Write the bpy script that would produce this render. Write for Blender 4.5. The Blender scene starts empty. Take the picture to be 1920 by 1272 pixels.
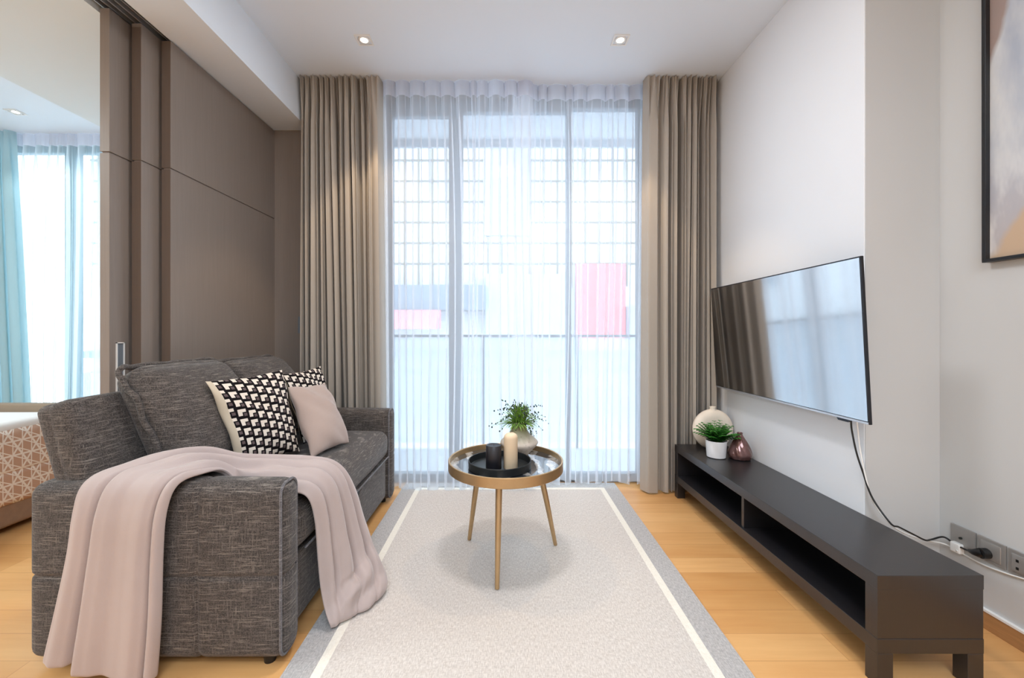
import bpy, bmesh, math, random
from mathutils import Vector, Matrix
PI = math.pi
scene = bpy.context.scene
C = scene.collection

# ------------------------------------------------------------------ camera
cam_d = bpy.data.cameras.new('camera')
cam_d.sensor_width = 36.0
cam_d.lens = 775.0 / 1920.0 * 36.0
cam_d.shift_x = 15.0 / 1920.0
cam_d.shift_y = -16.0 / 1920.0
cam_d.clip_start = 0.02
cam = bpy.data.objects.new('camera', cam_d)
cam.location = (0, 0, 1.1)
cam.rotation_euler = (PI / 2, 0, 0)
C.objects.link(cam)
scene.camera = cam

# ------------------------------------------------------------------ view, world
scene.view_settings.view_transform = 'Standard'
scene.view_settings.look = 'None'
scene.view_settings.gamma = 1.0
scene.view_settings.use_curve_mapping = False
scene.view_settings.exposure = 0.0
scene.cycles.use_denoising = True
scene.cycles.max_bounces = 10
scene.cycles.diffuse_bounces = 6
scene.cycles.transparent_max_bounces = 16
scene.cycles.sample_clamp_indirect = 6.0
scene.cycles.caustics_reflective = False
scene.cycles.caustics_refractive = False

world = bpy.data.worlds.new('overcast_sky')
scene.world = world
world.use_nodes = True
bg = world.node_tree.nodes['Background']
bg.inputs[0].default_value = (0.86, 0.94, 1.0, 1)
bg.inputs[1].default_value = 5.0

def lamp(name, kind, loc, power, color=(1, 1, 1), rot=(0, 0, 0), size=0.3, size_y=None, spot=None, blend=0.6, parent=None):
    d = bpy.data.lights.new(name, kind)
    d.energy = power
    d.color = color
    if kind == 'AREA':
        d.size = size
        if size_y:
            d.shape = 'RECTANGLE'
            d.size_y = size_y
    else:
        d.shadow_soft_size = size
    if spot:
        d.spot_size = math.radians(spot)
        d.spot_blend = blend
    o = bpy.data.objects.new(name, d)
    o.location = loc
    o.rotation_euler = rot
    C.objects.link(o)
    return o

WARM = (1.0, 0.74, 0.48)
NEUT = (0.74, 0.87, 1.0)
# downlights in the ceilings: (x, y, power)
DOWN = [(-0.827, 2.446, 34), (0.688, 2.446, 34)]
BED_DOWN = [(-3.84, 3.25, 12)]
# unseen fill lights added to brighten the lounge and the bedroom
lamp('rear_fill_light', 'AREA', (0.1, -1.1, 2.79), 110, NEUT, (0, 0, 0), 2.0, 1.8)
lamp('bedroom_fill_light', 'AREA', (-3.6, 0.3, 2.79), 85, (0.85, 0.97, 1.0), (0, 0, 0), 1.4, 1.4)

# ------------------------------------------------------------------ materials
def srgb(r, g, b):
    f = lambda c: (c / 255 / 12.92) if c / 255 <= 0.04045 else ((c / 255 + 0.055) / 1.055) ** 2.4
    return (f(r), f(g), f(b), 1)

class NT:
    def __init__(s, name):
        s.m = bpy.data.materials.new(name)
        s.m.use_nodes = True
        s.t = s.m.node_tree
        s.b = s.t.nodes['Principled BSDF']
        s.out = s.t.nodes['Material Output']
    def n(s, typ, **kw):
        nd = s.t.nodes.new(typ)
        for k, v in kw.items():
            if k.startswith('_'):
                setattr(nd, k[1:], v)
            else:
                nd.inputs[k].default_value = v
        return nd
    def l(s, a, b):
        s.t.links.new(a, b)
    def math(s, op, a, b=None, c=None):
        nd = s.t.nodes.new('ShaderNodeMath')
        nd.operation = op
        for i, v in enumerate((a, b, c)):
            if v is None:
                continue
            if isinstance(v, (int, float)):
                nd.inputs[i].default_value = v
            else:
                s.l(v, nd.inputs[i])
        return nd.outputs[0]
    def mix(s, fac, a, b):
        nd = s.t.nodes.new('ShaderNodeMix')
        nd.data_type = 'RGBA'
        for sock, v in ((nd.inputs[0], fac), (nd.inputs[6], a), (nd.inputs[7], b)):
            if isinstance(v, (int, float)):
                sock.default_value = v
            elif isinstance(v, tuple):
                sock.default_value = v
            else:
                s.l(v, sock)
        return nd.outputs[2]
    def coords(s, kind='Object', scale=(1, 1, 1), rot=(0, 0, 0)):
        tc = s.t.nodes.new('ShaderNodeTexCoord')
        mp = s.t.nodes.new('ShaderNodeMapping')
        mp.inputs['Scale'].default_value = scale
        mp.inputs['Rotation'].default_value = rot
        s.l(tc.outputs[kind], mp.inputs[0])
        return mp.outputs[0]
    def noise(s, vec, scale=5, detail=3, rough=0.5):
        nd = s.n('ShaderNodeTexNoise', Scale=scale, Detail=detail, Roughness=rough)
        s.l(vec, nd.inputs['Vector'])
        return nd.outputs[0]
    def ramp(s, fac, p0, p1, c0=(0, 0, 0, 1), c1=(1, 1, 1, 1)):
        nd = s.t.nodes.new('ShaderNodeValToRGB')
        nd.color_ramp.elements[0].position = p0
        nd.color_ramp.elements[1].position = p1
        nd.color_ramp.elements[0].color = c0
        nd.color_ramp.elements[1].color = c1
        s.l(fac, nd.inputs[0])
        return nd.outputs[0]
    def bump(s, h, strength=0.3, dist=0.002):
        nd = s.n('ShaderNodeBump', Strength=strength, Distance=dist)
        s.l(h, nd.inputs['Height'])
        s.l(nd.outputs[0], s.b.inputs['Normal'])

def plain(name, col, rough=0.5, metal=0.0, var=0.0, vscale=8, bump=0.0, bscale=60, coat=0.0, spec=0.5, vmap=(1, 1, 1)):
    t = NT(name)
    t.b.inputs['Roughness'].default_value = rough
    t.b.inputs['Metallic'].default_value = metal
    t.b.inputs['Specular IOR Level'].default_value = spec
    t.b.inputs['Coat Weight'].default_value = coat
    vec = t.coords('Object', vmap)
    dark = tuple(c * (1 - var) for c in col[:3]) + (1,)
    lite = tuple(min(1, c * (1 + var)) for c in col[:3]) + (1,)
    nz = t.noise(vec, vscale)
    t.l(t.mix(t.ramp(nz, 0.3, 0.7), dark, lite), t.b.inputs['Base Color'])
    if bump:
        t.bump(t.noise(vec, bscale, 4), bump)
    return t.m

M = {}
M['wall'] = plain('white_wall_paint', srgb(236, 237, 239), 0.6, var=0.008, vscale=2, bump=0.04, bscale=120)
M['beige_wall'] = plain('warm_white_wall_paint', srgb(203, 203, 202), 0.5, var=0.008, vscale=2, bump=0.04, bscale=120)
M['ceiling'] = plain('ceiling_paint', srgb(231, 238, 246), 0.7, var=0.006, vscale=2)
M['soffit'] = plain('soffit_paint', srgb(224, 230, 232), 0.7, var=0.006, vscale=2)
M['white'] = plain('white_trim', srgb(240, 238, 234), 0.35)
M['white_emissive'] = plain('lamp_reflector', srgb(245, 245, 245), 0.3)
M['alu'] = plain('window_aluminium', srgb(120, 128, 136), 0.4, metal=0.3)
M['teal_alu'] = plain('bedroom_window_frame', srgb(60, 110, 126), 0.4, metal=0.2)
M['dark_alu'] = plain('dark_track_metal', srgb(52, 60, 60), 0.35, metal=0.6)
M['chrome'] = plain('brushed_steel', srgb(200, 200, 202), 0.3, metal=0.7)
M['black_plastic'] = plain('black_plastic', srgb(18, 18, 19), 0.45)
M['black_frame'] = plain('black_picture_frame', srgb(26, 27, 30), 0.35)
M['tv_frame'] = plain('tv_bezel', srgb(40, 42, 48), 0.3, metal=0.4)
M['tray'] = plain('black_matt_tray', srgb(26, 30, 33), 0.42, var=0.1)
M['black_candle'] = plain('black_candle_wax', srgb(22, 21, 28), 0.4, spec=0.6)
M['cream_candle'] = plain('cream_candle_wax', srgb(228, 204, 172), 0.5, var=0.03)
M['wick'] = plain('candle_wick', srgb(60, 50, 44), 0.9)
M['brass'] = plain('brushed_gold_metal', srgb(188, 158, 118), 0.36, metal=0.75, var=0.04, vscale=30)
M['pot'] = plain('white_ceramic_pot', srgb(236, 233, 232), 0.4)
M['soil'] = plain('dark_soil', srgb(38, 30, 24), 0.95, var=0.4, vscale=120)
M['leaf'] = plain('green_leaf', srgb(56, 124, 40), 0.5, var=0.4, vscale=30)
M['sprig'] = plain('grassy_sprig_green', srgb(118, 156, 66), 0.55, var=0.35, vscale=40)
M['berry'] = plain('dark_seed_head', srgb(58, 74, 62), 0.6, var=0.25, vscale=60)
M['flat_vase'] = plain('cream_stoneware', srgb(236, 222, 204), 0.6, var=0.05, vscale=14, bump=0.2, bscale=60)
M['moon_vase'] = M['flat_vase']
M['plate'] = plain('satin_steel_wall_plate', srgb(168, 164, 160), 0.35, metal=0.45, var=0.03)
M['skirt'] = plain('oak_skirting', srgb(176, 130, 84), 0.5, var=0.12, vscale=6, vmap=(1, 1, 14))
M['bed_base'] = plain('tan_bed_base_fabric', srgb(150, 122, 100), 0.85, var=0.06, vscale=40)
M['bed_sheet'] = plain('white_bed_linen', srgb(236, 232, 228), 0.85, bump=0.2, bscale=20)
M['headboard'] = plain('brown_headboard', srgb(140, 122, 102), 0.6, var=0.06)
M['balcony'] = plain('balcony_concrete', srgb(200, 206, 212), 0.8, var=0.04)
M['facade'] = plain('pale_facade', srgb(180, 188, 195), 0.7, var=0.05, vscale=0.5)
M['facade_line'] = plain('facade_mullion', srgb(104, 102, 92), 0.6)
M['facade_dark'] = plain('facade_dark_panel', srgb(92, 108, 122), 0.6, var=0.08, vscale=1)  # dark blue-grey colour of the canopy and ledge
M['facade_mid'] = plain('facade_grey_panel', srgb(146, 160, 174), 0.6, var=0.08, vscale=1)
M['red_sign'] = plain('red_banner_vinyl', srgb(206, 92, 98), 0.6)
M['pink_awning'] = plain('pink_awning_cloth', srgb(232, 130, 140), 0.7)
M['throw'] = None

def wood_floor():
    t = NT('honey_oak_floor')
    tc = t.t.nodes.new('ShaderNodeTexCoord')
    br = t.n('ShaderNodeTexBrick', Scale=1.0)
    br.inputs['Mortar Size'].default_value = 0.0012
    br.inputs['Mortar Smooth'].default_value = 0.3
    br.inputs['Brick Width'].default_value = 1.15
    br.inputs['Row Height'].default_value = 0.125
    br.inputs['Bias'].default_value = 0.0
    br.offset = 0.37
    br.inputs['Color1'].default_value = srgb(226, 172, 112)
    br.inputs['Color2'].default_value = srgb(204, 146, 86)
    br.inputs['Mortar'].default_value = srgb(176, 118, 64)
    t.l(tc.outputs['Object'], br.inputs['Vector'])
    mp = t.t.nodes.new('ShaderNodeMapping')
    mp.inputs['Scale'].default_value = (1.2, 16, 1)
    t.l(tc.outputs['Object'], mp.inputs[0])
    gr = t.noise(mp.outputs[0], 3.0, 5, 0.6)
    mp2 = t.t.nodes.new('ShaderNodeMapping')
    mp2.inputs['Scale'].default_value = (0.7, 4, 1)
    t.l(tc.outputs['Object'], mp2.inputs[0])
    g2 = t.noise(mp2.outputs[0], 2.0, 2)
    c1 = t.mix(t.math('MULTIPLY', t.ramp(gr, 0.35, 0.75), 0.30), br.outputs[0], srgb(186, 122, 64))
    c2 = t.mix(t.math('MULTIPLY', t.ramp(g2, 0.3, 0.7), 0.35), c1, srgb(238, 192, 130))
    t.l(c2, t.b.inputs['Base Color'])
    t.b.inputs['Roughness'].default_value = 0.38
    t.b.inputs['Specular IOR Level'].default_value = 0.4
    t.bump(gr, 0.05)
    return t.m
M['floor'] = wood_floor()

def panel_wood(name, col, vdir=(14, 14, 0.6)):
    t = NT(name)
    v = t.coords('Object', vdir)
    g = t.noise(v, 6, 5, 0.65)
    g2 = t.noise(t.coords('Object', (60, 60, 1.5)), 4, 3)
    a = tuple(c * 0.80 for c in col[:3]) + (1,)
    b = tuple(c * 1.12 for c in col[:3]) + (1,)
    t.l(t.mix(t.math('ADD', t.math('MULTIPLY', g, 0.6), t.math('MULTIPLY', g2, 0.4)), a, b), t.b.inputs['Base Color'])
    t.b.inputs['Roughness'].default_value = 0.42
    t.b.inputs['Specular IOR Level'].default_value = 0.45
    t.bump(g2, 0.06)
    return t.m
M['panel'] = panel_wood('taupe_wood_veneer', srgb(138, 126, 117))
M['panel_edge'] = panel_wood('brown_veneer_edge', srgb(104, 90, 80))
M['stand'] = panel_wood('black_brown_wood', srgb(34, 32, 34), (14, 0.8, 14))
M['stand_front'] = panel_wood('black_brown_wood_front', srgb(52, 46, 45), (14, 0.8, 14))

def tweed(name, base, light, dark):
    t = NT(name)
    n1 = t.noise(t.coords('Object', (16, 16, 330)), 1.0, 4, 0.7)
    n2 = t.noise(t.coords('Object', (330, 330, 16)), 1.0, 4, 0.7)
    n3 = t.noise(t.coords('Object', (1, 1, 1)), 260, 2)
    f = t.math('MAXIMUM', t.ramp(n1, 0.52, 0.72), t.ramp(n2, 0.56, 0.76))
    d = t.ramp(n3, 0.35, 0.65)
    c = t.mix(t.math('MULTIPLY', d, 0.8), dark, base)
    c = t.mix(t.math('MULTIPLY', f, 0.58), c, light)
    t.l(c, t.b.inputs['Base Color'])
    t.b.inputs['Roughness'].default_value = 0.9
    t.b.inputs['Specular IOR Level'].default_value = 0.2
    t.b.inputs['Sheen Weight'].default_value = 0.15
    t.bump(t.math('ADD', n1, n2), 0.35, 0.002)
    return t.m
M['sofa'] = tweed('charcoal_tweed', srgb(94, 86, 82), srgb(176, 165, 154), srgb(50, 46, 44))
M['piping'] = tweed('grey_piping', srgb(120, 116, 118), srgb(170, 166, 166), srgb(84, 82, 84))

def velvet(name, col, sheen=0.5, bs=18, bst=0.25):
    t = NT(name)
    v = t.coords('Object')
    a = t.noise(v, 5, 3)
    t.l(t.mix(t.ramp(a, 0.3, 0.7), tuple(c * 0.93 for c in col[:3]) + (1,), col), t.b.inputs['Base Color'])
    t.b.inputs['Roughness'].default_value = 0.8
    t.b.inputs['Specular IOR Level'].default_value = 0.2
    t.b.inputs['Sheen Weight'].default_value = sheen
    t.b.inputs['Sheen Roughness'].default_value = 0.4
    n = t.noise(v, 420, 2)
    n2 = t.noise(v, bs, 3)
    t.bump(t.math('ADD', t.math('MULTIPLY', n, 0.3), n2), bst, 0.006)
    return t.m
M['throw'] = velvet('mauve_plush_throw', srgb(184, 168, 163), 0.35, 16, 0.2)
M['blush'] = velvet('dusty_pink_velvet', srgb(178, 158, 148), 0.4, 9, 0.35)
M['pillow_back'] = velvet('cream_linen_back', srgb(206, 192, 170), 0.1, 30, 0.3)

def drape_mat(name, col, transl=0.15):
    t = NT(name)
    v = t.coords('Object', (240, 240, 12))
    n = t.noise(v, 1.5, 3)
    cc = t.mix(n, tuple(c * 0.97 for c in col[:3]) + (1,), tuple(min(1, c * 1.03) for c in col[:3]) + (1,))
    t.l(cc, t.b.inputs['Base Color'])
    t.b.inputs['Roughness'].default_value = 0.75
    t.b.inputs['Sheen Weight'].default_value = 0.2
    t.b.inputs['Specular IOR Level'].default_value = 0.25
    tr = t.n('ShaderNodeBsdfTranslucent')
    t.l(cc, tr.inputs[0])
    mx = t.n('ShaderNodeMixShader', Fac=transl)
    t.l(t.b.outputs[0], mx.inputs[1])
    t.l(tr.outputs[0], mx.inputs[2])
    t.l(mx.outputs[0], t.out.inputs[0])
    return t.m
M['drape'] = drape_mat('taupe_drape_satin', srgb(172, 163, 152), 0.0)
M['teal_drape'] = drape_mat('pale_teal_bedroom_drape', srgb(190, 216, 220), 0.45)

def sheer_mat(name, col, trans=0.5, extra=0.0):
    t = NT(name)
    t.t.nodes.remove(t.b)
    lw = t.n('ShaderNodeLayerWeight', Blend=0.35)
    thr = t.noise(t.coords('Object', (900, 900, 3)), 1.0, 1)
    dif = t.n('ShaderNodeBsdfDiffuse', Color=col)
    trl = t.n('ShaderNodeBsdfTranslucent', Color=col)
    trn = t.n('ShaderNodeBsdfTransparent', Color=(1, 1, 1, 1))
    m1 = t.n('ShaderNodeMixShader', Fac=0.60)
    t.l(dif.outputs[0], m1.inputs[1]); t.l(trl.outputs[0], m1.inputs[2])
    opac = t.math('ADD', 1 - trans, t.math('MULTIPLY', lw.outputs['Facing'], 0.75))
    opac = t.math('MINIMUM', t.math('ADD', opac, extra), 0.96)
    m2 = t.t.nodes.new('ShaderNodeMixShader')
    t.l(opac, m2.inputs[0])
    t.l(trn.outputs[0], m2.inputs[1]); t.l(m1.outputs[0], m2.inputs[2])
    t.l(m2.outputs[0], t.out.inputs[0])
    return t.m
M['sheer'] = sheer_mat('white_voile', (0.90, 0.92, 0.96, 1), 0.60)
M['sheer_header'] = sheer_mat('white_voile_header_tape', (0.80, 0.80, 0.86, 1), 0.18)
M['sheer_bed'] = sheer_mat('pale_voile', (0.84, 0.94, 0.96, 1), 0.6)

def glass_mat(name, col=(0.95, 0.98, 1, 1), refl=0.025, frost=0.0):
    t = NT(name)
    t.t.nodes.remove(t.b)
    tr = t.n('ShaderNodeBsdfTransparent', Color=col)
    gl = t.n('ShaderNodeBsdfGlossy', Roughness=0.02)
    mx = t.n('ShaderNodeMixShader', Fac=refl)
    t.l(tr.outputs[0], mx.inputs[1]); t.l(gl.outputs[0], mx.inputs[2])
    o = mx.outputs[0]
    if frost:
        df = t.n('ShaderNodeBsdfDiffuse', Color=(0.85, 0.92, 0.97, 1))
        tl = t.n('ShaderNodeBsdfTranslucent', Color=(0.85, 0.92, 0.97, 1))
        m3 = t.n('ShaderNodeMixShader', Fac=0.5)
        t.l(df.outputs[0], m3.inputs[1]); t.l(tl.outputs[0], m3.inputs[2])
        m4 = t.n('ShaderNodeMixShader', Fac=frost)
        t.l(o, m4.inputs[1]); t.l(m3.outputs[0], m4.inputs[2])
        o = m4.outputs[0]
    t.l(o, t.out.inputs[0])
    return t.m
M['glass'] = glass_mat('window_glass')
M['rail_glass'] = glass_mat('frosted_balustrade_glass', col=(0.93, 0.96, 0.99, 1), frost=0.45)

def rug_mat(name, a, b, c):
    t = NT(name)
    n1 = t.noise(t.coords('Object', (260, 60, 1)), 1.0, 3, 0.6)
    n2 = t.noise(t.coords('Object', (60, 260, 1)), 1.0, 3, 0.6)
    n3 = t.noise(t.coords('Object'), 3, 2)
    m = t.mix(t.ramp(n1, 0.35, 0.65), a, b)
    m = t.mix(t.math('MULTIPLY', t.ramp(n2, 0.5, 0.7), 0.6), m, c)
    t.l(m, t.b.inputs['Base Color'])
    t.b.inputs['Roughness'].default_value = 0.95
    t.b.inputs['Specular IOR Level'].default_value = 0.1
    t.bump(t.math('ADD', n1, n2), 0.4, 0.003)
    return t.m
M['rug'] = rug_mat('flatweave_rug', srgb(196, 186, 178), srgb(222, 214, 206), srgb(178, 168, 160))
M['rug_border'] = rug_mat('rug_grey_border', srgb(168, 164, 161), srgb(198, 193, 190), srgb(148, 143, 140))
M['rug_band'] = rug_mat('rug_cream_band', srgb(232, 224, 210), srgb(240, 234, 222), srgb(224, 214, 200))

def screen_mat():
    t = NT('tv_screen_glass')
    t.b.inputs['Base Color'].default_value = (0.012, 0.012, 0.014, 1)
    t.b.inputs['Roughness'].default_value = 0.09
    t.b.inputs['Specular IOR Level'].default_value = 1.0
    t.b.inputs['IOR'].default_value = 3.2
    t.b.inputs['Coat Weight'].default_value = 1.0
    t.b.inputs['Coat Roughness'].default_value = 0.07
    return t.m
M['screen'] = screen_mat()

def marble_mat():
    t = NT('dark_marbled_glass_top')
    v = t.coords('Object')
    n = t.noise(v, 6, 6, 0.7)
    w = t.n('ShaderNodeTexWave', Scale=3.0, Distortion=14.0, Detail=4.0)
    t.l(v, w.inputs['Vector'])
    f = t.math('MULTIPLY', t.ramp(w.outputs[1], 0.55, 0.8), t.ramp(n, 0.4, 0.6))
    t.l(t.mix(f, srgb(52, 56, 62), srgb(210, 206, 200)), t.b.inputs['Base Color'])
    t.b.inputs['Roughness'].default_value = 0.08
    t.b.inputs['Coat Weight'].default_value = 1.0
    t.b.inputs['Specular IOR Level'].default_value = 0.9
    return t.m
M['marble'] = marble_mat()

def copper_mat():
    t = NT('rose_smoked_glaze')
    t.b.inputs['Base Color'].default_value = srgb(120, 84, 80)
    t.b.inputs['Metallic'].default_value = 0.55
    t.b.inputs['Roughness'].default_value = 0.16
    t.b.inputs['Coat Weight'].default_value = 0.6
    return t.m
M['copper'] = copper_mat()

def vase_mat():
    t = NT('speckled_olive_cream_ceramic')
    tc = t.t.nodes.new('ShaderNodeTexCoord')
    sp = t.t.nodes.new('ShaderNodeSeparateXYZ')
    t.l(tc.outputs['Object'], sp.inputs[0])
    n = t.noise(tc.outputs['Object'], 20, 4)
    hh = t.math('ADD', sp.outputs[2], t.math('MULTIPLY', n, 0.03))
    f = t.ramp(t.math('MULTIPLY', hh, 5.0), 0.42, 0.75)
    c = t.mix(f, srgb(214, 200, 186), srgb(150, 150, 112))
    t.l(t.mix(t.math('MULTIPLY', t.ramp(t.noise(tc.outputs['Object'], 90, 2), 0.6, 0.7), 0.4), c, srgb(120, 100, 84)), t.b.inputs['Base Color'])
    t.b.inputs['Roughness'].default_value = 0.55
    return t.m
M['vase'] = vase_mat()

def patterned():
    """black ground, ivory hooked tabs in staggered columns, smaller grey tabs between"""
    t = NT('black_ivory_geometric_weave')
    tc = t.t.nodes.new('ShaderNodeTexCoord')
    sp = t.t.nodes.new('ShaderNodeSeparateXYZ')
    t.l(tc.outputs['UV'], sp.inputs[0])
    U = t.math('MULTIPLY', sp.outputs[0], 8.5)
    V = t.math('MULTIPLY', sp.outputs[1], 9.0)
    V = t.math('ADD', V, t.math('MULTIPLY', U, 0.30))
    a = t.math('FRACT', U)
    b = t.math('FRACT', V)
    def band(x, lo, hi):
        return t.math('MULTIPLY', t.math('GREATER_THAN', x, lo), t.math('LESS_THAN', x, hi))
    sk = t.math('ADD', b, t.math('MULTIPLY', a, -0.25))
    sk = t.math('FRACT', t.math('ADD', sk, 1.0))
    bar = t.math('MULTIPLY', band(a, 0.12, 0.86), band(sk, 0.52, 0.84))
    leg = t.math('MULTIPLY', band(a, 0.12, 0.50), band(sk, 0.16, 0.60))
    wht = t.math('MAXIMUM', bar, leg)
    gry = t.math('MULTIPLY', band(a, 0.62, 0.92), band(sk, 0.10, 0.40))
    c = t.mix(gry, srgb(20, 16, 18), srgb(98, 84, 84))
    c = t.mix(wht, c, srgb(226, 214, 200))
    t.l(c, t.b.inputs['Base Color'])
    t.b.inputs['Roughness'].default_value = 0.9
    t.b.inputs['Specular IOR Level'].default_value = 0.15
    t.bump(t.noise(t.coords('Object'), 300, 2), 0.3)
    return t.m
M['pattern'] = patterned()

def coverlet():
    """tan cover with white lines forming triangles"""
    t = NT('tan_cover_white_triangles')
    tc = t.t.nodes.new('ShaderNodeTexCoord')
    sp = t.t.nodes.new('ShaderNodeSeparateXYZ')
    t.l(tc.outputs['Object'], sp.inputs[0])
    y = t.math('MULTIPLY', t.math('ADD', sp.outputs[1], sp.outputs[0]), 13.0)
    z = t.math('MULTIPLY', sp.outputs[2], 13.0)
    def line(e):
        f = t.math('FRACT', e)
        return t.math('LESS_THAN', t.math('ABSOLUTE', t.math('SUBTRACT', f, 0.5)), 0.06)
    l1 = line(t.math('MULTIPLY', z, 1.0))
    l2 = line(t.math('ADD', t.math('MULTIPLY', y, 0.87), t.math('MULTIPLY', z, 0.5)))
    l3 = line(t.math('SUBTRACT', t.math('MULTIPLY', y, 0.87), t.math('MULTIPLY', z, 0.5)))
    l4 = line(t.math('ADD', t.math('MULTIPLY', y, 0.87), t.math('MULTIPLY', z, 1.5)))
    l5 = line(t.math('MULTIPLY', y, 1.74))
    m = t.math('MAXIMUM', t.math('MAXIMUM', l1, l2), t.math('MAXIMUM', l3, t.math('MAXIMUM', l4, l5)))
    t.l(t.mix(m, srgb(196, 158, 134), srgb(238, 226, 214)), t.b.inputs['Base Color'])
    t.b.inputs['Roughness'].default_value = 0.9
    return t.m
M['coverlet'] = coverlet()

def art_mat():
    t = NT('abstract_painting')
    tc = t.t.nodes.new('ShaderNodeTexCoord')
    sp = t.t.nodes.new('ShaderNodeSeparateXYZ')
    t.l(tc.outputs['Object'], sp.inputs[0])
    nz = t.noise(t.coords('Object'), 9, 3)
    nz2 = t.noise(t.coords('Object', (1, 2.0, 0.7)), 3.5, 4, 0.6)
    nzc = t.math('MULTIPLY', t.math('SUBTRACT', nz, 0.5), 0.10)
    e1 = t.math('ADD', t.math('SUBTRACT', sp.outputs[2], 2.06), t.math('MULTIPLY', t.math('SUBTRACT', sp.outputs[1], 1.494), 3.5))
    brown = t.ramp(t.math('ADD', e1, nzc), 0.0, 0.06)
    e2 = t.math('ADD', t.math('SUBTRACT', 1.47, sp.outputs[2]), t.math('MULTIPLY', t.math('SUBTRACT', 1.47, sp.outputs[1]), 1.2))
    tan = t.ramp(t.math('ADD', e2, nzc), 0.02, 0.06)
    low = t.ramp(t.math('ADD', t.math('SUBTRACT', 1.75, sp.outputs[2]), t.math('MULTIPLY', nzc, 2.0)), 0.0, 0.3)
    g = t.mix(t.ramp(nz2, 0.35, 0.65), srgb(172, 178, 190), srgb(212, 212, 212))
    g = t.mix(t.math('MULTIPLY', low, 0.8), g, t.mix(t.ramp(nz2, 0.42, 0.55), srgb(186, 176, 174), srgb(236, 230, 224)))
    g = t.mix(tan, g, srgb(198, 170, 142))
    g = t.mix(brown, g, srgb(158, 138, 130))
    t.l(g, t.b.inputs['Base Color'])
    t.b.inputs['Roughness'].default_value = 0.45
    return t.m
M['art'] = art_mat()
for k_ in ('stand',):
    b_ = M[k_].node_tree.nodes['Principled BSDF']
    b_.inputs['Roughness'].default_value = 0.33
    b_.inputs['IOR'].default_value = 1.75

def emit(name, col, s):
    t = NT(name)
    t.b.inputs['Emission Color'].default_value = col
    t.b.inputs['Emission Strength'].default_value = s
    t.b.inputs['Base Color'].default_value = (0.9, 0.9, 0.9, 1)
    return t.m
M['lens'] = emit('lit_lamp_lens', (1, 0.93, 0.82, 1), 4.0)

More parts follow.
